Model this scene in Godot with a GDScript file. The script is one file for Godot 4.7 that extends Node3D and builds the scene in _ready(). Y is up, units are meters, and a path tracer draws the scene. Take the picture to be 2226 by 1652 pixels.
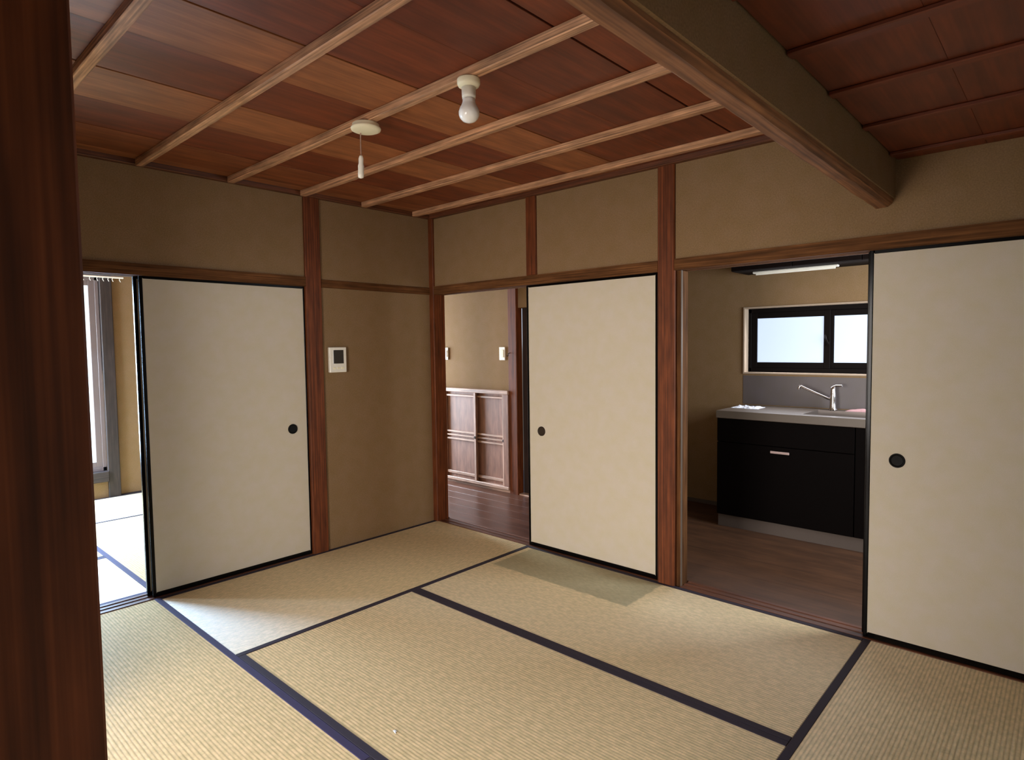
extends Node3D
# A six-mat Japanese room: x runs along the wall with the kitchen doorway, z along the wall with the left sliding door, y is up; the corner of the two walls is the origin.

var mats := {}
var used := {}
var rng := RandomNumberGenerator.new()

func _ready() -> void:
	rng.seed = 7
	camera_and_light()
	materials()
	room_floor()
	wall_with_sliding_door()
	wall_with_doorways()
	other_walls()
	main_ceiling()
	low_ceiling()
	hanging_wall()
	near_post()
	sliding_doors()
	side_room()
	corridor()
	kitchen()
	room_behind()
	small_things()

# ------------------------------------------------------------------ camera, light
func camera_and_light() -> void:
	var cam := Camera3D.new()
	cam.name = "camera"
	cam.fov = 63.312
	cam.near = 0.02
	var r := Vector3(0.73708729, -0.01305336, -0.67567147)
	var u := Vector3(-0.02759975, 0.99839783, -0.0493966)
	var f := Vector3(-0.67523372, -0.05505797, -0.73554608)
	cam.transform = Transform3D(Basis(r, u, -f), Vector3(3.6093, 1.3296, 3.0406))
	add_child(cam)
	var env := Environment.new()
	env.tonemap_mode = Environment.TONE_MAPPER_LINEAR
	env.tonemap_exposure = 1.0
	env.background_mode = Environment.BG_SKY
	var sky := Sky.new()
	var sm := ProceduralSkyMaterial.new()
	sm.sky_top_color = Color(0.62, 0.72, 0.88)
	sm.sky_horizon_color = Color(0.86, 0.9, 0.95)
	sm.ground_bottom_color = Color(0.35, 0.34, 0.32)
	sm.ground_horizon_color = Color(0.6, 0.6, 0.6)
	sky.sky_material = sm
	env.sky = sky
	env.sdfgi_enabled = true
	env.ssao_enabled = true
	env.ssil_enabled = true
	var we := WorldEnvironment.new()
	we.environment = env
	add_child(we)
	# daylight through the frosted panes: rows of area lights just in front of each pane, leaning down as sky light falls
	area("daylight_side_room", Vector3(-2.72, 1.13, 3.0), Vector3(1, -0.6, 0), Vector2(0.9, 1.5), 27.0, Color(0.70, 0.85, 1.0), 3)
	area("daylight_side_room_second", Vector3(-2.72, 1.13, 2.02), Vector3(1, -0.6, 0), Vector2(0.85, 1.5), 12.0, Color(0.70, 0.85, 1.0), 3)
	area("added_fill_side_room", Vector3(-2.2, 1.25, 3.78), Vector3(-0.6, -0.3, -1), Vector2(0.9, 1.2), 20.0, Color(0.86, 0.93, 1.0), 2)  # added fill aimed at the far wall of the side room
	area("daylight_corridor", Vector3(-2.56, 1.05, -0.56), Vector3(1, -0.15, 0), Vector2(0.66, 1.6), 27.0, Color(0.86, 0.93, 1.0), 3)
	area("daylight_kitchen", Vector3(2.25, 1.35, -1.81), Vector3(0, -0.25, 1), Vector2(1.0, 0.38), 0.9, Color(0.97, 0.97, 1.0), 2)
	area("added_fill_kitchen_end", Vector3(3.86, 1.4, -0.95), Vector3(-1, -0.05, 0), Vector2(0.9, 0.8), 6.0, Color(0.93, 0.97, 1.0), 2)  # added fill that brightens the kitchen walls
	area("daylight_room_behind", Vector3(2.1, 1.08, 4.68), Vector3(-0.6, -0.75, -1), Vector2(1.5, 1.5), 24.0, Color(1.0, 0.965, 0.93), 3)

func area(called: String, at: Vector3, facing: Vector3, size: Vector2, energy: float, tint: Color, rows: int) -> void:
	for k in rows:
		var l := AreaLight3D.new()
		l.name = called if k == 0 else "%s_%03d" % [called, k]
		l.area_size = Vector2(size.x, size.y / rows)
		l.area_normalize_energy = true
		l.light_energy = energy / rows
		l.light_color = tint
		l.shadow_enabled = true
		l.area_range = 20.0
		l.area_attenuation = 2.0
		add_child(l)
		var p := at + Vector3(0, (k - (rows - 1) / 2.0) * size.y / rows, 0)
		l.look_at_from_position(p, p + facing, Vector3.UP)

# ------------------------------------------------------------------ textures and materials
func noise_img(seed_: int, freq: float, w: int, h: int, ow: int, oh: int) -> Image:
	var n := FastNoiseLite.new()
	n.seed = seed_
	n.frequency = freq
	n.fractal_octaves = 4
	var im := n.get_seamless_image(w, h)
	im.convert(Image.FORMAT_L8)
	if ow != w or oh != h:
		im.resize(ow, oh, Image.INTERPOLATE_CUBIC)
	return im

func ramp3(a: float, dark: Color, mid: Color, light: Color) -> Color:
	return dark.lerp(mid, clampf(a * 2.0, 0, 1)) if a < 0.5 else mid.lerp(light, clampf(a * 2.0 - 1.0, 0, 1))

func wood_tex(seed_: int, contrast: float, broad: float) -> ImageTexture:
	# grain runs along u
	var S := 512
	var fine := noise_img(seed_, 0.06, 24, S, S, S).get_data()
	var mid := noise_img(seed_ + 1, 0.03, 64, S, S, S).get_data()
	var big := noise_img(seed_ + 2, 0.012, S, S, S, S).get_data()
	var d := PackedByteArray()
	d.resize(S * S * 3)
	for i in S * S:
		var a: float = (fine[i] / 255.0 - 0.5) * contrast + (mid[i] / 255.0 - 0.5) * contrast * 0.8 + (big[i] / 255.0 - 0.5) * broad
		var v := clampf(0.78 + a, 0.25, 1.0)
		d[i * 3] = int(255 * v)
		d[i * 3 + 1] = int(255 * clampf(v * (0.97 + 0.05 * a), 0, 1))
		d[i * 3 + 2] = int(255 * clampf(v * (0.94 + 0.1 * a), 0, 1))
	return ImageTexture.create_from_image(Image.create_from_data(S, S, false, Image.FORMAT_RGB8, d))

func mottle_tex(seed_: int, freq: float, fine_amount: float, broad_amount: float) -> ImageTexture:
	var S := 512
	var fine := noise_img(seed_, freq, S, S, S, S).get_data()
	var big := noise_img(seed_ + 5, 0.008, S, S, S, S).get_data()
	var d := PackedByteArray()
	d.resize(S * S * 3)
	for i in S * S:
		var v := clampf(0.86 + (fine[i] / 255.0 - 0.5) * fine_amount + (big[i] / 255.0 - 0.5) * broad_amount, 0, 1)
		d[i * 3] = int(255 * v)
		d[i * 3 + 1] = int(255 * v)
		d[i * 3 + 2] = int(255 * clampf(v * (0.985 + (big[i] / 255.0 - 0.5) * 0.06), 0, 1))
	return ImageTexture.create_from_image(Image.create_from_data(S, S, false, Image.FORMAT_RGB8, d))

func tatami_tex(height: bool) -> ImageTexture:
	# u: length of the mat (0.512 m a tile), v: width (0.208 m a tile: 16 ridges of 13 mm). Rushes run along v.
	var W := 512
	var H := 512
	var rush := noise_img(31, 0.35, W, 16, W, H).get_data()
	var cord := noise_img(32, 0.02, W, H, W, H).get_data()
	var d := PackedByteArray()
	d.resize(W * H * 3)
	for y in H:
		var ph := fmod(y / 32.0, 1.0)
		var ridge := pow(absf(sin(ph * PI)), 0.9)
		for x in W:
			var i := y * W + x
			var r: float = rush[i] / 255.0 - 0.5
			if height:
				var h := clampf(ridge * 0.8 + r * 0.3 + 0.1, 0, 1)
				d[i * 3] = int(255 * h)
				d[i * 3 + 1] = d[i * 3]
				d[i * 3 + 2] = d[i * 3]
			else:
				var v := 0.93 + r * 0.1 + (cord[i] / 255.0 - 0.5) * 0.16 - (1.0 - ridge) * 0.17
				d[i * 3] = int(255 * clampf(v, 0, 1))
				d[i * 3 + 1] = int(255 * clampf(v * (0.985 - (cord[i] / 255.0 - 0.5) * 0.03), 0, 1))
				d[i * 3 + 2] = int(255 * clampf(v * (0.97 - r * 0.05), 0, 1))
	return ImageTexture.create_from_image(Image.create_from_data(W, H, false, Image.FORMAT_RGB8, d))

func faded_patch_tex() -> ImageTexture:
	# where furniture stood against the sliding door the rushes kept their green: an outline with a slightly ragged edge, over the whole mat (1.97 x 0.965 m)
	var W := 512
	var H := 256
	var n := FastNoiseLite.new()
	n.seed = 77
	n.frequency = 0.05
	var im := Image.create(W, H, false, Image.FORMAT_RGBA8)
	im.fill(Color(0.42, 0.43, 0.33, 0.0))
	for y in H:
		for x in W:
			var px := x / float(W) * 1.97
			var pz := y / float(H) * 0.965
			var w := n.get_noise_2d(x, y) * 0.008
			var inside := minf(minf(px - 0.03 + w, 0.99 + w - px), minf(pz + 0.02, 0.405 + w - pz))
			var a := clampf(inside / 0.012, 0, 1) * 0.55
			im.set_pixel(x, y, Color(0.40, 0.42, 0.33, a))
	return ImageTexture.create_from_image(im)

func mat(key: String, c: Color, rough := 0.8, tex: Texture2D = null, sc := Vector3.ONE, spec := 0.5) -> StandardMaterial3D:
	var m := StandardMaterial3D.new()
	m.resource_name = key
	m.albedo_color = c
	m.roughness = rough
	m.metallic_specular = spec
	if tex:
		m.albedo_texture = tex
		m.uv1_scale = sc
	mats[key] = m
	return m

func bump(m: StandardMaterial3D, tex: Texture2D, cm: float) -> void:
	m.heightmap_enabled = true
	m.heightmap_texture = tex
	m.heightmap_scale = cm

func materials() -> void:
	var wa := wood_tex(11, 0.34, 0.22)
	var wb := wood_tex(21, 0.11, 0.2)
	var pl := mottle_tex(41, 0.16, 0.16, 0.03)
	var pa := mottle_tex(51, 0.25, 0.05, 0.02)
	# walls
	bump(mat("plaster", Color(0.60, 0.485, 0.36), 0.95, pl, Vector3(1.6, 1.6, 1), 0.2), pl, 0.12)
	mat("splash_panel", Color(0.42, 0.38, 0.38), 0.45, pa, Vector3(2, 2, 1))
	# timber
	mat("post_wood", Color(0.50, 0.27, 0.14), 0.6, wa, Vector3(0.7, 3.0, 1), 0.35)
	mat("rail_wood", Color(0.47, 0.315, 0.185), 0.8, wa, Vector3(0.7, 3.0, 1), 0.25)
	mat("sill_wood", Color(0.46, 0.27, 0.17), 0.5, wa, Vector3(0.7, 3.0, 1))
	mat("batten_wood", Color(0.88, 0.68, 0.52), 0.75, wa, Vector3(0.9, 3.5, 1))
	mat("beam_wood", Color(0.64, 0.44, 0.28), 0.85, wa, Vector3(0.6, 2.4, 1))
	var tones := [Color(0.72, 0.45, 0.265), Color(0.56, 0.27, 0.12), Color(0.64, 0.36, 0.19), Color(0.51, 0.24, 0.11)]
	for i in 4:
		mat("board_%d" % i, tones[i], 0.55, wb, Vector3(0.45, 2.2, 1))
	mat("dark_batten", Color(0.22, 0.13, 0.09), 0.8, wa, Vector3(0.9, 3.5, 1))
	mat("dark_frame_wood", Color(0.24, 0.19, 0.18), 0.6, wa, Vector3(0.9, 3.5, 1))
	mat("cupboard_wood", Color(0.66, 0.49, 0.42), 0.55, wb, Vector3(0.7, 3.0, 1))
	mat("cupboard_rail", Color(0.86, 0.73, 0.66), 0.5, wa, Vector3(0.9, 4.0, 1))
	mat("corridor_floor", Color(0.44, 0.29, 0.23), 0.3, wb, Vector3(0.6, 1.2, 1))
	mat("kitchen_floor", Color(0.38, 0.25, 0.16), 0.6, wb, Vector3(0.5, 1.3, 1))
	# tatami
	var tc := tatami_tex(false)
	var th := tatami_tex(true)
	var t := mat("tatami", Color(0.93, 0.845, 0.67), 0.58, tc, Vector3(1.0 / 0.512, 1.0 / 0.208, 1), 0.6)
	bump(t, th, 0.04)
	t.anisotropy_enabled = true
	t.anisotropy = 0.97
	var t2: StandardMaterial3D = t.duplicate()
	t2.resource_name = "tatami_with_patch"
	t2.detail_enabled = true
	t2.detail_blend_mode = BaseMaterial3D.BLEND_MODE_MIX
	t2.detail_uv_layer = BaseMaterial3D.DETAIL_UV_2
	t2.detail_albedo = faded_patch_tex()
	mats["tatami_with_patch"] = t2
	mat("border_cloth", Color(0.17, 0.12, 0.185), 0.85, pa, Vector3(6, 6, 1))
	mat("border_cloth_bluelit", Color(0.21, 0.165, 0.33), 0.85, pa, Vector3(6, 6, 1))  # same dark cloth with the blue window light put into its colour
	# sliding doors
	bump(mat("door_paper", Color(0.90, 0.85, 0.775), 0.9, pa, Vector3(2.2, 2.2, 1), 0.25), pa, 0.02)
	mat("lacquer", Color(0.035, 0.028, 0.028), 0.2, null, Vector3.ONE, 0.25)
	mat("finger_pull", Color(0.03, 0.026, 0.026), 0.6, null, Vector3.ONE, 0.3)
	mat("finger_pull_bronze", Color(0.20, 0.16, 0.125), 0.6, null, Vector3.ONE, 0.3)
	# windows
	var g := mat("frosted_glass", Color(0.8, 0.85, 0.9), 0.4)
	g.emission_enabled = true
	g.emission = Color(0.88, 0.97, 1.0)
	g.emission_energy_multiplier = 1.0
	var g2 := mat("frosted_glass_kitchen", Color(0.6, 0.65, 0.7), 0.4)
	g2.emission_enabled = true
	g2.emission = Color(0.775, 0.84, 0.955)
	g2.emission_energy_multiplier = 0.95
	mat("sash", Color(0.06, 0.04, 0.036), 0.6, null, Vector3.ONE, 0.2)
	mat("sash_bronze", Color(0.42, 0.36, 0.35), 0.4)
	mat("reveal", Color(0.66, 0.58, 0.50), 0.8)
	# small things
	mat("white_plastic", Color(0.90, 0.88, 0.83), 0.4)
	mat("cream_plastic", Color(0.92, 0.89, 0.77), 0.45)
	mat("screen_glass", Color(0.10, 0.075, 0.07), 0.12)
	mat("cord", Color(0.62, 0.5, 0.44), 0.8)
	var b := mat("bulb_glass", Color(0.93, 0.92, 0.90), 0.15)
	b.clearcoat_enabled = true
	b.clearcoat = 0.6
	mat("cabinet_black", Color(0.025, 0.012, 0.011), 0.6, null, Vector3.ONE, 0.15)
	mat("cabinet_dark", Color(0.07, 0.04, 0.033), 0.7, null, Vector3.ONE, 0.2)
	var st := mat("steel", Color(0.62, 0.58, 0.56), 0.32)
	st.metallic = 0.9
	var ch := mat("chrome", Color(0.78, 0.76, 0.77), 0.12)
	ch.metallic = 1.0
	mat("toe_kick", Color(0.33, 0.285, 0.26), 0.7)
	mat("handle_metal", Color(0.72, 0.62, 0.60), 0.3)
	mat("worktop", Color(0.37, 0.325, 0.285), 0.45)
	mat("paper_white", Color(0.88, 0.90, 0.94), 0.5)
	mat("pink_cloth", Color(0.80, 0.62, 0.63), 0.8)
	mat("rail_white", Color(0.88, 0.86, 0.82), 0.4)
	mat("concrete", Color(0.5, 0.48, 0.45), 0.9, pl, Vector3(1, 1, 1))

# ------------------------------------------------------------------ mesh helpers
func start() -> SurfaceTool:
	var st := SurfaceTool.new()
	st.begin(Mesh.PRIMITIVE_TRIANGLES)
	return st

var uv2_lo := Vector3.ZERO
var uv2_size := Vector3.ONE

func uv_of(p: Vector3, n: Vector3, g: int, off: Vector2) -> Vector2:
	var a := n.abs()
	var k := 0 if a.x >= a.y and a.x >= a.z else (1 if a.y >= a.z else 2)
	var o: Array = [0, 1, 2]
	o.erase(k)
	if k == g:
		return Vector2(p[o[0]], p[o[1]]) + off
	o.erase(g)
	return Vector2(p[g], p[o[0]]) + off

func tri(st: SurfaceTool, a: Vector3, b: Vector3, c: Vector3, n: Vector3, g: int, off: Vector2) -> void:
	var pts := [a, b, c]
	if (b - a).cross(c - a).dot(n) > 0:
		pts = [a, c, b]
	for p in pts:
		st.set_normal(n)
		st.set_uv(uv_of(p, n, g, off))
		st.set_uv2(Vector2((p.x - uv2_lo.x) / uv2_size.x, (p.z - uv2_lo.z) / uv2_size.z))
		st.add_vertex(p)

func quad(st: SurfaceTool, a: Vector3, b: Vector3, c: Vector3, d: Vector3, n: Vector3, g: int, off: Vector2) -> void:
	tri(st, a, b, c, n, g, off)
	tri(st, a, c, d, n, g, off)

func bx(st: SurfaceTool, lo: Vector3, hi: Vector3, ch := 0.002, g := -1, shift := true) -> void:
	var s := hi - lo
	if g < 0:
		g = 0 if s.x >= s.y and s.x >= s.z else (1 if s.y >= s.z else 2)
	var off := Vector2(rng.randf() * 5.0, rng.randf() * 5.0) if shift else Vector2.ZERO
	ch = minf(ch, minf(s.x, minf(s.y, s.z)) * 0.3)
	var c := (lo + hi) / 2.0
	var h := s / 2.0
	for k in 3:
		var i := (k + 1) % 3
		var j := (k + 2) % 3
		for sg in [-1.0, 1.0]:
			var n := Vector3.ZERO
			n[k] = sg
			var q := []
			for e in [[-1, -1], [1, -1], [1, 1], [-1, 1]]:
				var p := c
				p[k] += sg * h[k]
				p[i] += e[0] * (h[i] - ch)
				p[j] += e[1] * (h[j] - ch)
				q.append(p)
			quad(st, q[0], q[1], q[2], q[3], n, g, off)
	if ch <= 0.0:
		return
	for k in 3:
		var i := (k + 1) % 3
		var j := (k + 2) % 3
		for a in [-1.0, 1.0]:
			for b in [-1.0, 1.0]:
				var n := Vector3.ZERO
				n[i] = a
				n[j] = b
				n = n.normalized()
				var q := []
				for e in [[-1, 0], [1, 0], [1, 1], [-1, 1]]:
					var p := c
					p[k] += e[0] * (h[k] - ch)
					p[i] += a * (h[i] - (ch if e[1] == 1 else 0.0))
					p[j] += b * (h[j] - (0.0 if e[1] == 1 else ch))
					q.append(p)
				quad(st, q[0], q[1], q[2], q[3], n, g, off)
	for a in [-1.0, 1.0]:
		for b in [-1.0, 1.0]:
			for d in [-1.0, 1.0]:
				var sv := Vector3(a, b, d)
				var n := sv.normalized()
				var v := c + sv * h
				tri(st, v - Vector3(0, b, d) * ch, v - Vector3(a, 0, d) * ch, v - Vector3(a, b, 0) * ch, n, g, off)

func lathe(st: SurfaceTool, at: Vector3, axis: Vector3, prof: Array, seg := 24) -> void:
	# prof: [radius, height along the axis], smooth
	var up := axis.normalized()
	var e1 := up.cross(Vector3(0.31, 0.2, 0.93)).normalized()
	var e2 := up.cross(e1)
	var nn := []
	for i in prof.size():
		var a: Array = prof[maxi(i - 1, 0)]
		var b: Array = prof[mini(i + 1, prof.size() - 1)]
		var t := Vector2(b[0] - a[0], b[1] - a[1])
		nn.append(Vector2(t.y, -t.x).normalized())
	for i in prof.size() - 1:
		for s in seg:
			var q := []
			for e in [[i, s], [i, s + 1], [i + 1, s + 1], [i + 1, s]]:
				var th: float = TAU * e[1] / seg
				var d := e1 * cos(th) + e2 * sin(th)
				var pr: Array = prof[e[0]]
				q.append([at + d * pr[0] + up * pr[1], d * nn[e[0]].x + up * nn[e[0]].y, Vector2(th / TAU, pr[1])])
			for tr in [[0, 1, 2], [0, 2, 3]]:
				var o: Array = tr
				var A: Vector3 = q[o[0]][0]
				var B: Vector3 = q[o[1]][0]
				var C: Vector3 = q[o[2]][0]
				if (B - A).cross(C - A).dot(q[o[0]][1] + q[o[1]][1] + q[o[2]][1]) > 0:
					o = [tr[0], tr[2], tr[1]]
				for k in o:
					st.set_normal(q[k][1])
					st.set_uv(q[k][2])
					st.set_uv2(Vector2.ZERO)
					st.add_vertex(q[k][0])

func tube(st: SurfaceTool, pts: Array, r0: float, r1: float, seg := 12) -> void:
	var n := pts.size()
	var rings := []
	for i in n:
		var t: Vector3 = (pts[mini(i + 1, n - 1)] - pts[maxi(i - 1, 0)]).normalized()
		var e1 := t.cross(Vector3(0.13, 0.22, 0.97) if absf(t.z) < 0.9 else Vector3(1, 0, 0)).normalized()
		var e2 := t.cross(e1)
		var r := lerpf(r0, r1, i / float(n - 1))
		var ring := []
		for s in seg:
			var d := e1 * cos(TAU * s / seg) + e2 * sin(TAU * s / seg)
			ring.append([pts[i] + d * r, d])
		rings.append(ring)
	for i in n - 1:
		for s in seg:
			var a: Array = rings[i][s]
			var b: Array = rings[i][(s + 1) % seg]
			var c: Array = rings[i + 1][(s + 1) % seg]
			var d: Array = rings[i + 1][s]
			for tr in [[a, b, c], [a, c, d]]:
				var o: Array = tr
				if (o[1][0] - o[0][0]).cross(o[2][0] - o[0][0]).dot(o[0][1] + o[1][1] + o[2][1]) > 0:
					o = [tr[0], tr[2], tr[1]]
				for k in o:
					st.set_normal(k[1])
					st.set_uv(Vector2.ZERO)
					st.set_uv2(Vector2.ZERO)
					st.add_vertex(k[0])
	for e in [[rings[0], pts[0], (pts[0] - pts[1]).normalized()], [rings[n - 1], pts[n - 1], (pts[n - 1] - pts[n - 2]).normalized()]]:
		for s in seg:
			tri(st, e[1], e[0][s][0], e[0][(s + 1) % seg][0], e[2], 0, Vector2.ZERO)

# ------------------------------------------------------------------ objects
func numbered(called: String) -> String:
	used[called] = used.get(called, -1) + 1
	return called if used[called] == 0 else "%s_%03d" % [called, used[called]]

func thing(called: String, label: String, category: String, at := Vector3.ZERO, group := "") -> Node3D:
	var o := Node3D.new()
	o.name = numbered(called)
	add_child(o)
	o.position = at
	o.set_meta("label", label)
	o.set_meta("category", category)
	if group:
		o.set_meta("group", group)
	return o

func setting(called: String, label := "", category := "") -> Node3D:
	var o := Node3D.new()
	o.name = called
	add_child(o)
	o.set_meta("kind", "structure")
	if label:
		o.set_meta("label", label)
	if category:
		o.set_meta("category", category)
	return o

func obj(called: String, st: SurfaceTool, m: String, parent: Node3D) -> MeshInstance3D:
	var o := MeshInstance3D.new()
	o.name = called
	o.mesh = st.commit()
	o.material_override = null
	o.mesh.surface_set_material(0, mats[m])
	parent.add_child(o, true)
	return o

# a box as one part of a parent, given in world metres
func part(called: String, parent: Node3D, m: String, lo: Vector3, hi: Vector3, ch := 0.002, g := -1) -> MeshInstance3D:
	var st := start()
	var base := parent.position
	var up: Node = parent.get_parent()
	if up is Node3D and up != self:
		base += up.position
	bx(st, lo - base, hi - base, ch, g)
	return obj(called, st, m, parent)

func V(x: float, y: float, z: float) -> Vector3:
	return Vector3(x, y, z)

# ------------------------------------------------------------------ floor
func tatami(parent: Node3D, lo: Vector2, hi: Vector2, cloth := "border_cloth", m := "tatami", h := 0.0) -> void:
	var mesh_parent := Node3D.new()
	mesh_parent.name = "tatami_mat"
	parent.add_child(mesh_parent, true)
	var long_x := hi.x - lo.x > hi.y - lo.y
	uv2_lo = V(lo.x, 0, lo.y)
	uv2_size = V(hi.x - lo.x, 1, hi.y - lo.y)
	var st := start()
	bx(st, V(lo.x + 0.0008, -0.05, lo.y + 0.0008), V(hi.x - 0.0008, h, hi.y - 0.0008), 0.002, 0 if long_x else 2, false)
	st.generate_tangents()
	obj("rush_cover", st, m, mesh_parent)
	var w := 0.029
	for s in 2:
		st = start()
		if long_x:
			var z := lo.y + 0.001 if s == 0 else hi.y - 0.001 - w
			bx(st, V(lo.x + 0.001, h - 0.004, z), V(hi.x - 0.001, h + 0.0022, z + w), 0.001)
		else:
			var x := lo.x + 0.001 if s == 0 else hi.x - 0.001 - w
			bx(st, V(x, h - 0.004, lo.y + 0.001), V(x + w, h + 0.0022, hi.y - 0.001), 0.001)
		obj("border_cloth", st, cloth, mesh_parent)

func room_floor() -> void:
	var f := setting("floor", "straw coloured tatami mats with dark cloth borders covering the room floor", "floor")
	part("subfloor", f, "concrete", V(-3.1, -0.3, -2.05), V(5.2, -0.052, 6.1), 0.0)
	tatami(f, Vector2(0, 0), Vector2(0.967, 1.937))
	tatami(f, Vector2(0.967, 0), Vector2(2.937, 0.966), "border_cloth", "tatami_with_patch")
	tatami(f, Vector2(0.967, 0.966), Vector2(2.937, 1.937))
	tatami(f, Vector2(0, 1.937), Vector2(1.95, 2.9), "border_cloth_bluelit")
	tatami(f, Vector2(1.95, 1.937), Vector2(3.9, 2.9))
	tatami(f, Vector2(2.937, 0), Vector2(3.9, 1.937))

# track under or over sliding doors: a base with three raised ribs
func track(called: String, parent: Node3D, lo: Vector3, hi: Vector3, along: int, m: String, up := true) -> void:
	var st := start()
	var across := 2 if along == 0 else 0
	var s := hi - lo
	var b_lo := lo
	var b_hi := hi
	if up:
		b_hi.y -= 0.004
	else:
		b_lo.y += 0.012
	bx(st, b_lo, b_hi, 0.0, along)
	for k in [[0.0, 0.20], [0.42, 0.58], [0.80, 1.0]]:
		var a := lo
		var b := hi
		a[across] = lo[across] + s[across] * k[0]
		b[across] = lo[across] + s[across] * k[1]
		if up:
			a.y = b_hi.y - 0.001
		else:
			b.y = b_lo.y + 0.001
		bx(st, a, b, 0.001, along)
	obj(called, st, m, parent)

# ------------------------------------------------------------------ walls of the room
const CEIL := 2.31
const KLO := 1.722
const KHI := 1.782

func wall_with_sliding_door() -> void:
	var w := setting("wall_left", "brown plaster wall with exposed posts beside the sliding paper door", "wall")
	part("plaster_panel", w, "plaster", V(-0.085, -0.05, 0.0), V(-0.004, KLO + 0.02, 0.95), 0.0, 1)
	part("plaster_panel", w, "plaster", V(-0.085, KHI - 0.02, 0.0), V(-0.004, CEIL + 0.05, 0.95), 0.0, 1)
	part("plaster_panel", w, "plaster", V(-0.085, KHI - 0.02, 1.0), V(-0.004, CEIL + 0.05, 3.0), 0.0, 1)
	part("post", w, "post_wood", V(-0.10, -0.05, 0.922), V(0.012, CEIL, 1.031), 0.005)
	part("post", w, "post_wood", V(-0.10, -0.05, 2.9), V(0.012, CEIL, 3.0), 0.005)
	part("lintel", w, "rail_wood", V(-0.06, KLO, 0.0), V(0.004, KHI - 0.008, 0.922), 0.003)
	track("lintel", w, V(-0.105, KLO, 1.031), V(0.012, KHI, 2.9), 2, "rail_wood", false)
	track("sill", w, V(-0.118, -0.045, 1.031), V(-0.0006, 0.004, 2.9), 2, "sill_wood")
	part("ceiling_trim", w, "sill_wood", V(-0.03, CEIL - 0.028, 0.0), V(0.03, CEIL + 0.01, 2.9), 0.003)

func wall_with_doorways() -> void:
	var w := setting("wall_right", "brown plaster wall over the doorways to corridor and kitchen", "wall")
	part("plaster_panel", w, "plaster", V(0.03, KHI - 0.02, -0.085), V(1.0, CEIL + 0.05, -0.004), 0.0, 1)
	part("plaster_panel", w, "plaster", V(1.0, KHI - 0.02, -0.085), V(1.95, CEIL + 0.05, -0.004), 0.0, 1)
	part("plaster_panel", w, "plaster", V(1.96, KHI - 0.02, -0.085), V(4.0, CEIL + 0.05, -0.004), 0.0, 1)
	part("corner_post", w, "post_wood", V(-0.085, -0.05, -0.10), V(0.042, CEIL, 0.014), 0.005)
	part("short_post", w, "post_wood", V(0.962, KHI, -0.08), V(1.046, CEIL, 0.01), 0.004)
	part("post", w, "post_wood", V(1.912, -0.05, -0.10), V(2.012, CEIL, 0.012), 0.005)
	part("jamb", w, "rail_wood", V(2.012, -0.05, -0.10), V(2.036, KLO, -0.02), 0.002)
	part("jamb_edge", w, "worktop", V(2.0355, -0.005, -0.032), V(2.040, KLO, -0.0185), 0.001)
	part("post", w, "post_wood", V(3.9, -0.05, -0.10), V(4.0, CEIL, 0.012), 0.005)
	track("lintel", w, V(0.042, KLO, -0.105), V(1.912, KHI, 0.010), 0, "rail_wood", false)
	track("lintel", w, V(2.012, KLO, -0.105), V(3.9, KHI, 0.010), 0, "rail_wood", false)
	track("sill", w, V(0.042, -0.045, -0.118), V(1.912, 0.003, -0.0006), 0, "sill_wood")
	track("sill", w, V(2.040, -0.045, -0.118), V(3.9, 0.003, -0.0006), 0, "sill_wood")
	part("ceiling_trim", w, "sill_wood", V(0.03, CEIL - 0.03, -0.03), V(2.96, CEIL + 0.01, 0.03), 0.003)

func other_walls() -> void:
	var w := setting("wall_back", "plaster wall behind the dark near post", "wall")
	part("plaster_panel", w, "plaster", V(-0.1, KHI, 2.905), V(2.9, CEIL + 0.05, 2.99), 0.0, 1)
	part("plaster_panel", w, "plaster", V(2.9, 1.95, 2.905), V(4.0, CEIL + 0.05, 2.99), 0.0, 1)
	part("lintel", w, "rail_wood", V(0.012, KLO, 2.895), V(2.868, KHI, 3.005), 0.003)
	part("plaster_panel", w, "plaster", V(-0.05, -0.05, 2.91), V(1.08, KHI, 2.985), 0.0, 1)  # unseen panel and next post, sized to keep window light off the mats
	part("post", w, "post_wood", V(1.08, -0.05, 2.9), V(1.18, CEIL, 3.0), 0.004)
	part("light_blocker", w, "door_paper", V(2.68, 0.0, 2.935), V(2.868, KLO, 2.957), 0.002, 1)  # unseen leaf added to block light towards the low ceiling side
	part("lintel", w, "rail_wood", V(2.985, 1.90, 2.895), V(3.9, 1.95, 3.005), 0.003)
	w = setting("wall_near", "plaster wall closing the room beyond the low ceiling", "wall")
	part("plaster_panel", w, "plaster", V(3.93, -0.05, -0.1), V(4.0, CEIL + 0.05, 3.0), 0.0, 1)
	for z in [0.03, 0.985, 1.94]:   # unseen cream panels added to bounce light onto the hanging partition
		part("bounce_panel", w, "door_paper", V(3.905, 0.01, z), V(3.925, KLO, z + 0.945), 0.002, 1)
	part("lintel", w, "rail_wood", V(3.895, KLO, 0.012), V(3.94, KHI, 2.9), 0.003)

func near_post() -> void:
	var p := setting("trim_1", "tall dark red wooden post in front of the side room doorway", "post")
	part("post", p, "post_wood", V(2.868, -0.05, 2.897), V(2.986, CEIL, 3.012), 0.0025)

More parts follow.
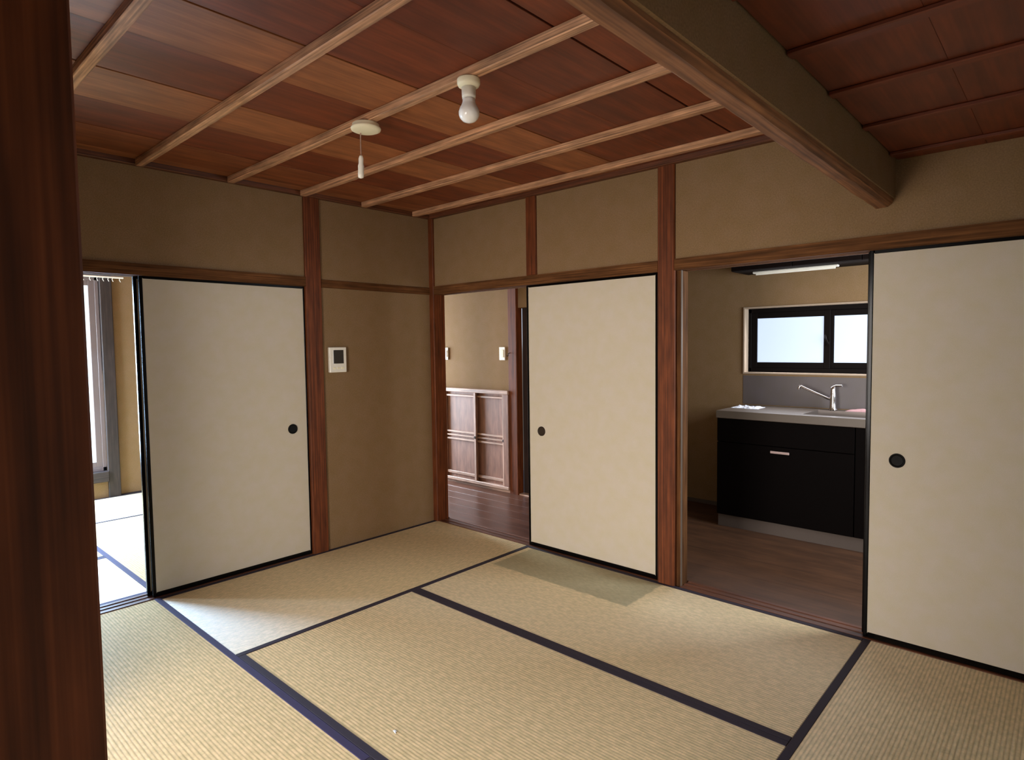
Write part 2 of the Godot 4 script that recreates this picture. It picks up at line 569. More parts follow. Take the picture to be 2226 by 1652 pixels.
# ------------------------------------------------------------------ ceilings
func main_ceiling() -> void:
	var c := setting("ceiling", "reddish cedar board ceiling with pale battens", "ceiling")
	var edges := [-0.02, 0.115, 0.435, 0.767, 1.095, 1.432, 1.735, 2.065, 2.39, 2.72, 3.0]
	# boards lie in overlapping pairs: a deep joint between pairs, a tight one within
	for i in edges.size() - 1:
		var first := i % 2 == 0
		var m := "board_%d" % ([0, 2, 1, 0, 1, 0, 1, 3, 1, 3][i])
		var low := 0.0 if first else 0.0006
		part("ceiling_board", c, m, V(edges[i] + (0.004 if first else 0.0003), CEIL - low, 0.0), V(edges[i + 1] - (0.0003 if first else 0.004), CEIL + 0.009, 2.95), 0.001, 2)
	for z in [0.17, 0.60, 1.043, 1.487, 1.952, 2.435]:
		part("batten", c, "batten_wood", V(0.03, CEIL - 0.034, z - 0.019), V(2.95, CEIL - 0.0004, z + 0.019), 0.003)
	part("roof_slab", c, "concrete", V(-3.1, CEIL + 0.03, -2.05), V(5.2, CEIL + 0.25, 6.1), 0.0)

func low_ceiling() -> void:
	var c := setting("ceiling_001", "low dark board ceiling beyond the hanging partition", "ceiling")
	var y := 2.088
	for i in 3:
		part("ceiling_board", c, "board_3", V(3.03 + i * 0.30, y, 0.0), V(3.03 + (i + 1) * 0.30 - 0.0004, y + 0.012, 2.9), 0.001, 2)
	for z in [0.13, 0.556, 0.956, 1.32, 1.70, 2.08, 2.46]:
		part("batten", c, "board_3", V(3.03, y - 0.014, z - 0.019), V(3.9, y - 0.0003, z + 0.019), 0.003)

func hanging_wall() -> void:
	var w := setting("trim_2", "grey plaster strip of hanging partition over a rough wooden lintel", "partition")
	part("plaster_panel", w, "plaster", V(2.965, 1.930, 0.0), V(3.024, CEIL + 0.02, 2.95), 0.0, 1)
	# rough hewn lintel with softly uneven edges
	var st := start()
	var n := FastNoiseLite.new()
	n.seed = 5
	n.frequency = 1.6
	var rings := []
	var N := 40
	var prof := [[2.948, 1.955], [2.944, 1.908], [2.955, 1.897], [2.998, 1.899], [3.012, 1.910], [3.018, 1.926], [3.018, 1.957]]
	for i in N + 1:
		var z := 3.0 * i / N - 0.0
		var ring := []
		for k in prof.size():
			var p: Array = prof[k]
			var j := n.get_noise_2d(z * 3.0, k * 7.0) * 0.003
			ring.append(V(p[0] + j * 0.7, p[1] + z * 0.006 + j, z))
		rings.append(ring)
	for i in N:
		for k in prof.size():
			var k2 := (k + 1) % prof.size()
			var a: Vector3 = rings[i][k]
			var b: Vector3 = rings[i][k2]
			var cc: Vector3 = rings[i + 1][k2]
			var d: Vector3 = rings[i + 1][k]
			var nn := (b - a).cross(d - a).normalized()
			if nn.dot((a + b) / 2.0 - V(2.985, 1.935, a.z)) < 0:
				nn = -nn
			quad(st, a, b, cc, d, nn, 2, Vector2(0.3, 0.2))
	obj("lintel", st, "beam_wood", w)

# ------------------------------------------------------------------ sliding doors
# origin at the low end of the door; along: 0 = x, 2 = z; the face looks to +z (along x) or +x (along z)
func sliding_door(called: String, label: String, along: int, at: Vector3, width: float, height: float, pull_at: float, pull_y: float, pull_mat: String) -> void:
	var d := setting(called, label, "sliding door")
	d.position = at
	var T := 0.021
	var fr := 0.017
	var P := func(u: float, y: float, depth: float) -> Vector3: return V(u, y, depth) if along == 0 else V(depth, y, u)
	var st := start()
	bx(st, P.call(fr * 0.6, 0.02, -T + 0.003), P.call(width - fr * 0.6, height - 0.015, -0.003), 0.0, 1)
	obj("paper_panel", st, "door_paper", d)
	for u in [0.0, width - fr]:
		st = start()
		bx(st, P.call(u, 0.0, -T), P.call(u + fr, height, 0.0), 0.003)
		obj("stile", st, "lacquer", d)
	for y in [[0.0, 0.026], [height - 0.019, height]]:
		st = start()
		bx(st, P.call(fr, y[0], -T + 0.001), P.call(width - fr, y[1], -0.001), 0.003)
		obj("rail", st, "lacquer", d)
	st = start()
	var n: Vector3 = P.call(0.0, 0.0, 1.0)
	lathe(st, P.call(pull_at, pull_y, -0.0035), n, [[0.0, 0.0012], [0.021, 0.0012], [0.0235, 0.0022], [0.025, 0.0055], [0.028, 0.0062], [0.0305, 0.0048], [0.031, 0.0]], 32)
	obj("finger_pull", st, pull_mat, d)

func sliding_doors() -> void:
	sliding_door("door_1", "cream paper sliding door with black frame beside the side room opening", 2, V(-0.012, 0.004, 1.024), 0.941, 1.722, 0.113, 0.823, "finger_pull")
	sliding_door("door_2", "cream paper sliding door overlapped behind the one beside the intercom", 2, V(-0.055, 0.004, 1.045), 0.935, 1.722, 0.113, 0.823, "finger_pull")
	sliding_door("door_3", "cream paper sliding door standing between corridor and kitchen doorways", 0, V(0.942, 0.003, -0.012), 0.960, 1.723, 0.117, 0.772, "finger_pull_bronze")
	sliding_door("door_4", "cream paper sliding door under the low dark ceiling", 0, V(2.930, 0.003, -0.012), 0.962, 1.723, 0.119, 0.812, "finger_pull")
	sliding_door("door_5", "cream paper sliding door peeping out behind the one under low ceiling", 0, V(2.916, 0.003, -0.055), 0.962, 1.723, 0.119, 0.812, "finger_pull")

# ------------------------------------------------------------------ the room on the left
func sash_window(called: String, label: String, glass: String, sash: String, at: Vector3, along: int, side: float, width: float, height: float, frame: float, panes: int) -> Node3D:
	# at: low corner; the room lies towards side (+1/-1) of the other horizontal axis
	var w := setting(called, label, "window")
	w.position = at
	var P := func(u: float, y: float, depth: float) -> Vector3: return V(u, y, depth * side) if along == 0 else V(depth * side, y, u)
	var add := func(name_: String, m: String, a: Vector3, b: Vector3, parent: Node3D) -> MeshInstance3D:
		var st := start()
		bx(st, Vector3(minf(a.x, b.x), minf(a.y, b.y), minf(a.z, b.z)), Vector3(maxf(a.x, b.x), maxf(a.y, b.y), maxf(a.z, b.z)), 0.002)
		return obj(name_, st, m, parent)
	add.call("frame", sash, P.call(0, 0, 0), P.call(width, frame * 0.6, 0.05), w)
	add.call("frame", sash, P.call(0, height - frame * 0.6, 0), P.call(width, height, 0.05), w)
	add.call("frame", sash, P.call(0, 0, 0), P.call(frame * 0.5, height, 0.05), w)
	add.call("frame", sash, P.call(width - frame * 0.5, 0, 0), P.call(width, height, 0.05), w)
	var pw := (width - frame) / panes
	for i in panes:
		var o := 0.026 if i % 2 == 0 else 0.004
		var u0 := frame * 0.5 + pw * i - (0.012 if i > 0 else 0.0)
		var u1 := frame * 0.5 + pw * (i + 1) + (0.012 if i < panes - 1 else 0.0)
		var s := Node3D.new()
		s.name = "sash"
		w.add_child(s, true)
		var y0 := frame * 0.6
		var y1 := height - frame * 0.6
		var fw := frame * 0.8
		add.call("stile", sash, P.call(u0, y0, o), P.call(u0 + fw, y1, o + 0.02), s)
		add.call("stile", sash, P.call(u1 - fw, y0, o), P.call(u1, y1, o + 0.02), s)
		add.call("rail", sash, P.call(u0 + fw, y0, o), P.call(u1 - fw, y0 + fw, o + 0.02), s)
		add.call("rail", sash, P.call(u0 + fw, y1 - fw, o), P.call(u1 - fw, y1, o + 0.02), s)
		add.call("window_pane", glass, P.call(u0 + fw - 0.004, y0 + fw - 0.004, o + 0.006), P.call(u1 - fw + 0.004, y1 - fw + 0.004, o + 0.011), s)
	return w

func side_room() -> void:
	var w := setting("wall_side_room", "sand coloured plaster walls of the bright side room", "wall")
	var m := "plaster"
	var X := -2.88
	part("plaster_panel", w, m, V(X - 0.12, -0.05, -0.1), V(X, CEIL + 0.05, 1.44), 0.0, 1)
	part("plaster_panel", w, m, V(X - 0.12, -0.05, 1.44), V(X, 0.16, 3.56), 0.0, 1)
	part("plaster_panel", w, m, V(X - 0.12, 2.03, 1.44), V(X, CEIL + 0.05, 3.56), 0.0, 1)
	part("plaster_panel", w, m, V(X - 0.12, -0.05, 3.56), V(X, CEIL + 0.05, 4.0), 0.0, 1)
	part("plaster_panel", w, m, V(X - 0.12, -0.05, 3.9), V(-2.7, CEIL + 0.05, 4.0), 0.0, 1)
	part("plaster_panel", w, m, V(-1.7, -0.05, 3.9), V(-0.1, CEIL + 0.05, 4.0), 0.0, 1)
	part("plaster_panel", w, m, V(-2.7, -0.05, 3.9), V(-1.7, 0.6, 4.0), 0.0, 1)
	part("plaster_panel", w, m, V(-2.7, 1.9, 3.9), V(-1.7, CEIL + 0.05, 4.0), 0.0, 1)
	part("plaster_panel", w, m, V(X - 0.12, -0.05, -0.1), V(-0.086, CEIL + 0.05, 0.0), 0.0, 1)
	part("plaster_panel", w, m, V(-0.115, -0.05, 0.0), V(-0.086, CEIL + 0.05, 0.93), 0.0, 1)
	part("plaster_panel", w, m, V(-0.115, KHI, 0.93), V(-0.086, CEIL + 0.05, 3.0), 0.0, 1)
	part("plaster_panel", w, m, V(-0.2, -0.05, 3.0), V(-0.1, CEIL + 0.05, 4.0), 0.0, 1)
	part("post", w, "dark_frame_wood", V(X - 0.02, -0.05, 1.345), V(X + 0.03, CEIL, 1.44), 0.004)
	part("post", w, "dark_frame_wood", V(X - 0.02, -0.05, 3.56), V(X + 0.03, CEIL, 3.65), 0.004)
	part("sill", w, "dark_frame_wood", V(X - 0.11, 0.15, 1.44), V(X + 0.05, 0.245, 3.56), 0.004)
	part("lintel", w, "dark_frame_wood", V(X - 0.11, 2.00, 1.44), V(X + 0.02, 2.04, 3.56), 0.004)
	part("baseboard", w, "dark_frame_wood", V(X - 0.01, -0.02, 0.0), V(X + 0.012, 0.012, 1.345), 0.002)
	sash_window("window_1", "tall frosted window in bronze sash in the side room", "frosted_glass", "sash_bronze", V(X - 0.06, 0.245, 1.44), 2, 1.0, 2.12, 1.755, 0.06, 2)
	sash_window("window_6", "added unseen frosted window in the garden wall to brighten the side room", "frosted_glass", "sash_bronze", V(-2.7, 0.6, 3.97), 0, -1.0, 1.0, 1.3, 0.06, 2)  # invented window, carries the fill light for the far wall
	var f := setting("floor_side_room", "tatami mats of the bright side room", "floor")
	tatami(f, Vector2(-2.865, 0.97), Vector2(-1.945, 2.91), "border_cloth", "tatami", 0.0)
	tatami(f, Vector2(-1.945, 0.97), Vector2(-0.12, 1.943), "border_cloth_bluelit")
	tatami(f, Vector2(-1.945, 1.943), Vector2(-1.0, 3.88))
	tatami(f, Vector2(-1.0, 1.943), Vector2(-0.12, 3.88), "border_cloth_bluelit")
	tatami(f, Vector2(-2.865, 0.0), Vector2(-0.12, 0.97))
	tatami(f, Vector2(-2.865, 2.91), Vector2(-1.945, 3.88))
	var c := setting("ceiling_002", "board ceiling of the side room", "ceiling")
	for i in 8:
		part("ceiling_board", c, "board_0", V(-2.95 + i * 0.36, CEIL, -0.05), V(-2.95 + (i + 1) * 0.36 - 0.002, CEIL + 0.01, 3.95), 0.001, 2)
	# curtain rail with its hooks
	var t := thing("curtain_rail", "white curtain rail with empty hooks above the tall frosted window", "curtain rail", V(X + 0.07, 1.955, 1.26))
	var st := start()
	bx(st, V(-0.008, 0.03, 0), V(0.008, 0.045, 2.4), 0.002)
	obj("rail", st, "rail_white", t)
	for z in [0.15, 1.2, 2.25]:
		st = start()
		bx(st, V(-0.07, 0.036, z - 0.008), V(0.0, 0.043, z + 0.008), 0.001)
		obj("bracket", st, "rail_white", t)
	for i in 26:
		var z := 0.02 + i * 0.045 + rng.randf() * 0.02
		st = start()
		tube(st, [V(0, 0.031, z), V(0, 0.018, z + 0.004), V(0.004, 0.006, z), V(0, 0.0, z - 0.004)], 0.003, 0.003, 6)
		obj("hook", st, "rail_white", t)

# ------------------------------------------------------------------ corridor behind the corner doorway
func corridor() -> void:
	var Z := -1.02
	var w := setting("wall_corridor", "pale grey plaster of the corridor", "wall")
	var m := "plaster"
	part("plaster_panel", w, m, V(-3.0, -0.05, Z - 0.10), V(-0.12, CEIL + 0.05, Z), 0.0, 1)
	part("plaster_panel", w, m, V(-0.12, 1.665, Z - 0.10), V(1.0, CEIL + 0.05, Z), 0.0, 1)
	part("plaster_panel", w, m, V(0.965, -0.05, Z - 0.10), V(1.035, CEIL + 0.05, -0.118), 0.0, 1)
	part("plaster_panel", w, m, V(-2.9, -0.05, -0.13), V(-0.086, CEIL + 0.05, -0.095), 0.0, 1)
	part("plaster_panel", w, m, V(-2.80, -0.05, Z), V(-2.70, 0.2, -0.13), 0.0, 1)
	part("plaster_panel", w, m, V(-2.80, 1.95, Z), V(-2.70, CEIL + 0.05, -0.13), 0.0, 1)
	part("plaster_panel", w, m, V(0.042, KHI, -0.12), V(0.965, CEIL + 0.05, -0.086), 0.0, 1)
	part("post", w, "post_wood", V(-0.135, -0.05, Z - 0.05), V(-0.035, CEIL, Z + 0.03), 0.004)
	part("dark_door", w, "dark_batten", V(-0.035, -0.05, Z - 0.08), V(0.97, 1.665, Z - 0.05), 0.003)
	part("baseboard", w, "cupboard_rail", V(-2.7, -0.01, Z), V(-0.135, 0.03, Z + 0.016), 0.003)
	part("baseboard", w, "cupboard_rail", V(-0.035, -0.01, Z - 0.05), V(0.965, 0.012, Z + 0.016), 0.003)
	var f := setting("floor_corridor", "dark polished board floor of the corridor", "floor")
	for i in 6:
		part("floor_board", f, "corridor_floor", V(-2.75, -0.03, Z + 0.15 * i), V(0.965, 0.0, minf(Z + 0.15 * (i + 1) - 0.001, -0.119)), 0.001, 0)
	var c := setting("ceiling_003", "plain ceiling of the corridor", "ceiling")
	part("ceiling_board", c, "plaster", V(-2.9, CEIL, Z - 0.05), V(1.0, CEIL + 0.02, -0.1), 0.0)
	sash_window("window_3", "frosted entrance glazing at the end of the corridor", "frosted_glass", "sash_bronze", V(-2.73, 0.2, -0.98), 2, 1.0, 0.84, 1.75, 0.06, 1)
	# low cupboard with two panelled sliding doors, let into the corridor wall
	var t := thing("corridor_cupboard", "low brown wooden cupboard with two panelled doors against pale corridor wall", "cupboard", V(-1.06, 0.03, Z))
	var st := start()
	bx(st, V(-0.6, 0.865, 0.0), V(0.925, 0.90, 0.045), 0.003)
	obj("top_rail", st, "cupboard_rail", t)
	st = start()
	bx(st, V(-0.6, 0.0, 0.0), V(0.925, 0.028, 0.045), 0.003)
	obj("bottom_rail", st, "cupboard_rail", t)
	st = start()
	bx(st, V(0.862, 0.028, 0.0), V(0.925, 0.865, 0.04), 0.003)
	obj("side_stile", st, "cupboard_wood", t)
	for d in [[-0.42, 0.06, 0.0], [0.055, 0.505, 0.012], [0.475, 0.865, 0.0]]:
		var dr := Node3D.new()
		dr.name = "door"
		t.add_child(dr, true)
		var x0: float = d[0]
		var x1: float = d[1]
		var o: float = d[2]
		st = start()
		bx(st, V(x0, 0.028, o), V(x1, 0.865, o + 0.005), 0.0, 1)
		obj("panel", st, "cupboard_wood", dr)
		for x in [x0, x1 - 0.028]:
			st = start()
			bx(st, V(x, 0.028, o), V(x + 0.028, 0.865, o + 0.026), 0.002)
			obj("stile", st, "cupboard_rail", dr)
		for y in [[0.060, 0.085], [0.395, 0.412], [0.432, 0.447], [0.467, 0.484], [0.82, 0.838]]:
			st = start()
			bx(st, V(x0 + 0.028, y[0], o), V(x1 - 0.028, y[1], o + 0.02), 0.002)
			obj("rail", st, "cupboard_rail", dr)
		st = start()
		lathe(st, V(x1 - 0.014, 0.44, o + 0.026), V(0, 0, 1), [[0.013, 0.0], [0.013, 0.003], [0.01, 0.0045], [0.0, 0.003]], 16)
		obj("finger_pull", st, "dark_batten", dr)
	# two switches
	for s in [[-0.995, "white light switch plate beside the corner doorway post"], [-0.228, "white light switch plate beside the dark corridor door post"]]:
		t = thing("light_switch", s[1], "light switch", V(s[0], 1.262, Z), "corridor light switches")
		st = start()
		bx(st, V(-0.036, -0.06, 0.0), V(0.036, 0.06, 0.011), 0.003)
		obj("plate", st, "white_plastic", t)
		st = start()
		bx(st, V(-0.02, -0.034, 0.010), V(0.02, 0.034, 0.015), 0.002)
		obj("rocker", st, "cream_plastic", t)
	t = thing("wall_hook", "tiny dark hook on the post beside the corridor switch", "hook", V(-0.115, 1.255, Z + 0.03))
	st = start()
	tube(st, [V(0, 0.012, 0), V(0, 0.008, 0.02), V(0, -0.012, 0.022), V(0, -0.016, 0.032), V(0, -0.006, 0.04)], 0.004, 0.003, 8)
	obj("hook", st, "dark_batten", t)

# ------------------------------------------------------------------ kitchen
func kitchen() -> void:
	var Z := -1.78
	var w := setting("wall_kitchen", "grey beige papered walls of the kitchen", "wall")
	var m := "plaster"
	part("wall_panel", w, m, V(1.0, -0.05, Z - 0.13), V(1.667, CEIL + 0.05, Z), 0.0, 1)
	part("wall_panel", w, m, V(2.86, -0.05, Z - 0.13), V(4.1, CEIL + 0.05, Z), 0.0, 1)
	part("wall_panel", w, m, V(1.667, -0.05, Z - 0.13), V(2.86, 1.088, Z), 0.0, 1)
	part("wall_panel", w, m, V(1.667, 1.608, Z - 0.13), V(2.86, CEIL + 0.05, Z), 0.0, 1)
	part("splash_panel", w, "splash_panel", V(1.665, 0.85, Z - 0.002), V(3.4, 1.075, Z + 0.002), 0.001)
	w = setting("wall_kitchen_side", "papered side walls of the kitchen", "wall")
	part("wall_panel", w, m, V(0.965, -0.05, Z - 0.13), V(1.035, CEIL + 0.05, -1.0), 0.0, 1)
	part("wall_panel", w, m, V(4.0, -0.05, Z - 0.13), V(4.1, 0.9, -0.08), 0.0, 1)
	part("wall_panel", w, m, V(4.0, 1.9, Z - 0.13), V(4.1, CEIL + 0.05, -0.08), 0.0, 1)
	part("wall_panel", w, m, V(4.0, 0.9, Z - 0.13), V(4.1, 1.9, -1.45), 0.0, 1)
	part("wall_panel", w, m, V(4.0, 0.9, -0.45), V(4.1, 1.9, -0.08), 0.0, 1)
	sash_window("window_5", "added unseen frosted window in the end wall to brighten the kitchen", "frosted_glass_kitchen", "sash", V(4.05, 0.9, -1.45), 2, -1.0, 1.0, 1.0, 0.055, 2)  # invented window out of view, carries the kitchen fill light
	part("wall_panel", w, m, V(1.96, KHI, -0.12), V(4.0, CEIL + 0.05, -0.086), 0.0, 1)
	part("baseboard", w, "toe_kick", V(1.04, -0.01, Z), V(1.70, 0.03, Z + 0.008), 0.002)
	var f := setting("floor_kitchen", "brown board floor of the kitchen", "floor")
	for i in 6:
		part("floor_board", f, "kitchen_floor", V(1.035, -0.03, -0.1195 - 0.28 * (i + 1)), V(4.0, -0.001, -0.1195 - 0.28 * i - 0.001), 0.001, 0)
	var c := setting("ceiling_004", "plain ceiling of the kitchen", "ceiling")
	part("ceiling_board", c, m, V(1.0, CEIL, Z - 0.1), V(4.05, CEIL + 0.02, -0.1), 0.0)
	var wn := sash_window("window_2", "small frosted sliding window in dark sash over the kitchen sink", "frosted_glass_kitchen", "sash", V(1.675, 1.100, Z - 0.115), 0, 1.0, 1.177, 0.496, 0.055, 2)
	var st := start()
	bx(st, V(0.583, 0.20, 0.047), V(0.603, 0.235, 0.058), 0.002)
	tube(st, [V(0.593, 0.215, 0.058), V(0.586, 0.235, 0.066), V(0.576, 0.255, 0.066), V(0.574, 0.285, 0.066)], 0.007, 0.005, 8)
	obj("crescent_lock", st, "sash", wn)
	for r in [[V(-0.008, -0.012, -0.01), V(1.185, 0.0, 0.125)], [V(-0.008, 0.496, -0.01), V(1.185, 0.508, 0.125)], [V(-0.008, 0.0, -0.01), V(0.004, 0.496, 0.125)], [V(1.173, 0.0, -0.01), V(1.185, 0.496, 0.125)]]:
		st = start()
		bx(st, r[0], r[1], 0.001)
		obj("reveal_board", st, "reveal", wn)
	# sink unit
	var t := thing("sink_cabinet", "black kitchen base cabinet with one slim handle under the worktop", "cabinet", V(1.69, 0.0, -1.25))
	st = start()
	bx(st, V(0.004, 0.085, -0.528), V(1.2, 0.789, -0.02), 0.001)
	obj("body", st, "cabinet_black", t)
	st = start()
	bx(st, V(0.006, -0.001, -0.50), V(1.2, 0.085, -0.012), 0.001)
	obj("toe_kick", st, "toe_kick", t)
	for d in [[0.0, 0.62, 0.90, 0.789, "drawer_front"], [0.0, 0.088, 0.90, 0.616, "drawer_front"], [0.904, 0.088, 1.2, 0.789, "cabinet_door"]]:
		st = start()
		bx(st, V(d[0] + 0.001, d[1], -0.02), V(d[2], d[3], 0.0), 0.002)
		var fr := obj(d[4], st, "cabinet_black", t)
		if d[1] < 0.1 and d[0] < 0.5:
			st = start()
			var hx: float = 0.45
			bx(st, V(hx - 0.062, 0.574, 0.016), V(hx + 0.062, 0.590, 0.024), 0.002)
			bx(st, V(hx - 0.05, 0.577, -0.002), V(hx - 0.042, 0.587, 0.017), 0.001)
			bx(st, V(hx + 0.042, 0.577, -0.002), V(hx + 0.05, 0.587, 0.017), 0.001)
			obj("handle", st, "handle_metal", fr)
	t = thing("worktop", "grey steel worktop with a sunken sink on the black cabinet", "worktop", V(1.685, 0.79, -1.24))
	st = start()
	bx(st, V(0, 0, -0.0901), V(1.21, 0.055, 0.0), 0.003)
	bx(st, V(0, 0, -0.535), V(0.56, 0.055, -0.09), 0.0)
	bx(st, V(0.56, 0, -0.535), V(1.12, 0.055, -0.44), 0.0)
	bx(st, V(1.12, 0, -0.535), V(1.21, 0.055, -0.09), 0.0)
	obj("top", st, "worktop", t)
	st = start()
	for e in [[V(0.56, -0.12, -0.44), V(1.12, -0.115, -0.09)], [V(0.56, -0.12, -0.44), V(0.565, 0.055, -0.09)], [V(1.115, -0.12, -0.44), V(1.12, 0.055, -0.09)], [V(0.56, -0.12, -0.44), V(1.12, 0.055, -0.435)], [V(0.56, -0.12, -0.095), V(1.12, 0.055, -0.09)]]:
		bx(st, e[0], e[1], 0.001)
	obj("sink_basin", st, "steel", t)
	t = thing("kitchen_faucet", "chrome mixer faucet with a long raised spout behind the sink", "faucet", V(2.342, 0.8445, -1.70))
	st = start()
	lathe(st, V(0, 0, 0), V(0, 1, 0), [[0.0, 0.0], [0.03, 0.0], [0.03, 0.008], [0.022, 0.014], [0.02, 0.07], [0.021, 0.10], [0.018, 0.115], [0.015, 0.15], [0.016, 0.165], [0.0, 0.172]], 20)
	obj("body", st, "chrome", t)
	st = start()
	tube(st, [V(0, 0.075, 0), V(-0.03, 0.083, 0.01), V(-0.12, 0.125, 0.03), V(-0.205, 0.168, 0.05)], 0.0095, 0.0085, 10)
	tube(st, [V(-0.203, 0.170, 0.05), V(-0.212, 0.160, 0.052), V(-0.214, 0.145, 0.052)], 0.0095, 0.0095, 10)
	obj("spout", st, "chrome", t)
	st = start()
	tube(st, [V(0.0, 0.166, 0.0), V(0.025, 0.176, 0.015), V(0.065, 0.178, 0.03)], 0.009, 0.0075, 10)
	obj("lever", st, "chrome", t)
	# crumpled white sheet and a pink cloth on the worktop
	t = thing("paper_sheet", "crumpled white paper lying on the end of the kitchen worktop", "paper", V(1.80, 0.8453, -1.54))
	obj("sheet", crumple(0.20, 0.16, 0.022, 3, true), "paper_white", t)
	t = thing("dish_cloth", "pale pink folded cloth lying on the worktop beside the faucet", "cloth", V(2.50, 0.8453, -1.705))
	obj("cloth", crumple(0.15, 0.06, 0.03, 9, false), "pink_cloth", t)
	# hanging cupboard and its light
	t = thing("hanging_cupboard", "dark hanging kitchen cupboard just under the doorway lintel", "cupboard", V(1.70, 1.857, Z))
	st = start()
	bx(st, V(0, 0, 0.001), V(1.3, 0.445, 0.31), 0.002)
	obj("body", st, "cabinet_dark", t)
	for i in 3:
		st = start()
		bx(st, V(0.002 + i * 0.433, 0.002, 0.31), V(0.43 + i * 0.433, 0.443, 0.328), 0.002)
		obj("cupboard_door", st, "cabinet_dark", t)
	t = thing("strip_light", "slim pale strip light mounted beneath the hanging cupboard", "light", V(2.10, 1.857, -1.60))
	st = start()
	bx(st, V(-0.29, -0.014, -0.02), V(0.29, 0.0, 0.02), 0.003)
	obj("housing", st, "white_plastic", t)
	st = start()
	tube(st, [V(-0.27, -0.018, 0.0), V(0.27, -0.018, 0.0)], 0.008, 0.008, 12)
	obj("tube", st, "white_plastic", t)

func crumple(a: float, b: float, h: float, seed_: int, sharp: bool) -> SurfaceTool:
	# an uneven sheet with thickness resting on its low points
	var st := start()
	var n := FastNoiseLite.new()
	n.seed = seed_
	n.frequency = 9.0 if sharp else 5.0
	var N := 14
	var f := func(i: int, j: int) -> Vector3:
		var x := (i / float(N) - 0.5) * a
		var z := (j / float(N) - 0.5) * b
		var e := 1.0 - pow(maxf(absf(i / float(N) - 0.5), absf(j / float(N) - 0.5)) * 2.0, 4.0)
		var k := absf(n.get_noise_2d(x, z)) if sharp else 0.5 + 0.5 * n.get_noise_2d(x, z)
		return V(x + n.get_noise_2d(z + 3.0, x) * 0.015, 0.002 + h * k * e * (1.6 if sharp else 1.0), z + n.get_noise_2d(z, x + 8.0) * 0.012)
	for i in N:
		for j in N:
			var p00: Vector3 = f.call(i, j)
			var p10: Vector3 = f.call(i + 1, j)
			var p11: Vector3 = f.call(i + 1, j + 1)
			var p01: Vector3 = f.call(i, j + 1)
			var nn := (p01 - p00).cross(p10 - p00).normalized()
			quad(st, p00, p10, p11, p01, nn, 0, Vector2.ZERO)
			var lo := Vector3(1, 0, 1)
			quad(st, p00 * lo, p10 * lo, p11 * lo, p01 * lo, Vector3.DOWN, 0, Vector2.ZERO)
	for i in N:
		for e in [[[i, 0], [i + 1, 0], V(0, 0, -1)], [[i, N], [i + 1, N], V(0, 0, 1)], [[0, i], [0, i + 1], V(-1, 0, 0)], [[N, i], [N, i + 1], V(1, 0, 0)]]:
			var p: Vector3 = f.call(e[0][0], e[0][1])
			var q: Vector3 = f.call(e[1][0], e[1][1])
			quad(st, p, q, V(q.x, 0, q.z), V(p.x, 0, p.z), e[2], 0, Vector2.ZERO)
	return st

# ------------------------------------------------------------------ the room the photograph is taken from
func room_behind() -> void:
	var w := setting("wall_room_behind", "plaster walls of the glazed veranda behind the opening", "wall")
	var Z := 4.9
	part("plaster_panel", w, "plaster", V(-0.1, -0.05, 2.99), V(0.0, CEIL + 0.05, Z), 0.0, 1)
	part("plaster_panel", w, "plaster", V(5.0, -0.05, 2.9), V(5.1, CEIL + 0.05, Z), 0.0, 1)
	part("plaster_panel", w, "plaster", V(4.0, -0.05, 2.9), V(5.1, CEIL + 0.05, 3.0), 0.0, 1)
	part("plaster_panel", w, "plaster", V(-0.1, -0.05, Z - 0.05), V(0.5, CEIL + 0.05, Z + 0.05), 0.0, 1)
	part("plaster_panel", w, "plaster", V(2.9, -0.05, Z - 0.05), V(5.1, CEIL + 0.05, Z + 0.05), 0.0, 1)
	part("plaster_panel", w, "plaster", V(0.5, -0.05, Z - 0.05), V(2.9, 0.2, Z + 0.05), 0.0, 1)
	part("plaster_panel", w, "plaster", V(0.5, 1.95, Z - 0.05), V(2.9, CEIL + 0.05, Z + 0.05), 0.0, 1)
	sash_window("window_4", "wide frosted windows of the veranda behind the opening", "frosted_glass", "sash_bronze", V(0.5, 0.2, Z + 0.02), 0, -1.0, 2.4, 1.75, 0.06, 4)
	var f := setting("floor_room_behind", "board floor of the veranda behind the opening", "floor")
	part("floor_board", f, "kitchen_floor", V(0.0, -0.04, 2.91), V(5.0, -0.001, Z), 0.0, 0)

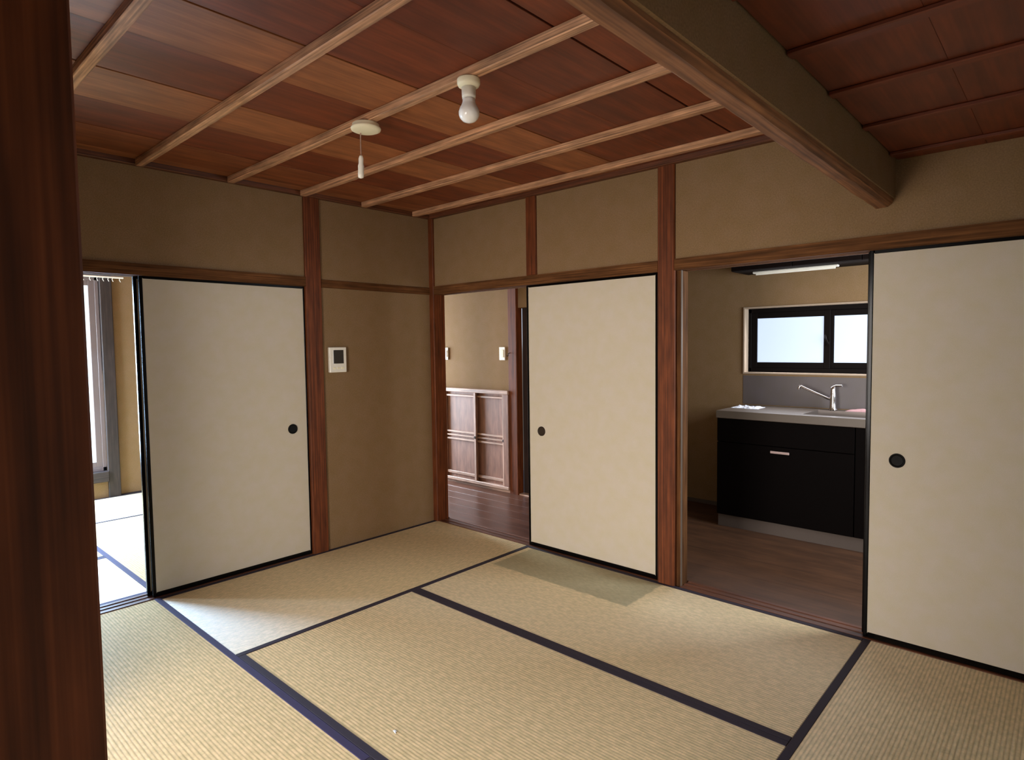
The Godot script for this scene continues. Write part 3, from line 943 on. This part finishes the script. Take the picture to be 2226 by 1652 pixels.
# ------------------------------------------------------------------ small things in the room
func small_things() -> void:
	# intercom monitor
	var t := thing("intercom_monitor", "white wall intercom with small dark screen on the plaster wall", "intercom", V(-0.004, 1.254, 0.82))
	var st := start()
	bx(st, V(0.0, -0.083, -0.063), V(0.024, 0.083, 0.063), 0.004)
	obj("housing", st, "white_plastic", t)
	st = start()
	bx(st, V(0.020, -0.025, -0.040), V(0.0255, 0.064, 0.037), 0.001)
	obj("screen", st, "screen_glass", t)
	for z in [-0.03, 0.0, 0.03]:
		st = start()
		bx(st, V(0.023, -0.062, z - 0.010), V(0.0262, -0.048, z + 0.010), 0.001)
		obj("button", st, "cream_plastic", t)
	# ceiling rose with a pull cord, under the batten
	var by := CEIL - 0.034
	t = thing("pull_cord_switch", "round cream ceiling rose with a hanging pull cord under the batten", "pull switch", V(1.362, by, 1.487))
	st = start()
	lathe(st, V(0, 0, 0), V(0, -1, 0), [[0.0, 0.0], [0.052, 0.0], [0.056, 0.003], [0.056, 0.013], [0.061, 0.016], [0.063, 0.020], [0.061, 0.026], [0.05, 0.031], [0.02, 0.033], [0.0, 0.033]], 36)
	obj("rose", st, "cream_plastic", t)
	st = start()
	tube(st, [V(-0.03, -0.03, 0.006), V(-0.032, -0.07, 0.006), V(-0.031, -0.13, 0.006)], 0.0024, 0.0024, 8)
	obj("cord", st, "cord", t)
	st = start()
	var pr := [[0.0, 0.0], [0.006, 0.0], [0.0085, 0.006], [0.0105, 0.014], [0.010, 0.034], [0.013, 0.044], [0.012, 0.066], [0.013, 0.078], [0.011, 0.092], [0.0, 0.096]]
	lathe(st, V(-0.031, -0.126, 0.006), V(-0.06, -1, 0.0), pr, 16)
	obj("handle", st, "white_plastic", t)
	# bare bulb in its ceiling socket
	t = thing("ceiling_bulb", "bare unlit white bulb in a ceiling socket under the batten", "bulb", V(1.993, by, 1.487))
	st = start()
	lathe(st, V(0, 0, 0), V(0, -1, 0), [[0.0, 0.0], [0.038, 0.0], [0.041, 0.004], [0.041, 0.018], [0.037, 0.026], [0.026, 0.031], [0.0, 0.031]], 32)
	obj("base", st, "cream_plastic", t)
	st = start()
	lathe(st, V(0, -0.030, 0), V(0, -1, 0), [[0.0, 0.0], [0.0255, 0.0], [0.0245, 0.03], [0.0235, 0.0385], [0.0, 0.0385]], 28)
	obj("socket", st, "white_plastic", t)
	st = start()
	lathe(st, V(0, -0.068, 0), V(0, -1, 0), [[0.0, 0.0], [0.019, 0.0], [0.019, 0.002], [0.0225, 0.003], [0.0225, 0.012], [0.026, 0.022], [0.033, 0.034], [0.037, 0.047], [0.0365, 0.058], [0.032, 0.069], [0.023, 0.078], [0.011, 0.083], [0.0, 0.084]], 32)
	obj("bulb", st, "bulb_glass", t)
	# a scrap on the mat
	t = thing("paper_scrap", "tiny white scrap lying on the tatami by the cloth border", "scrap", V(1.9, 0.0, 1.803))
	st = start()
	bx(st, V(-0.006, 0.0, -0.004), V(0.006, 0.003, 0.004), 0.001)
	bx(st, V(0.004, 0.0, 0.003), V(0.012, 0.0025, 0.006), 0.001)
	obj("scrap", st, "paper_white", t)
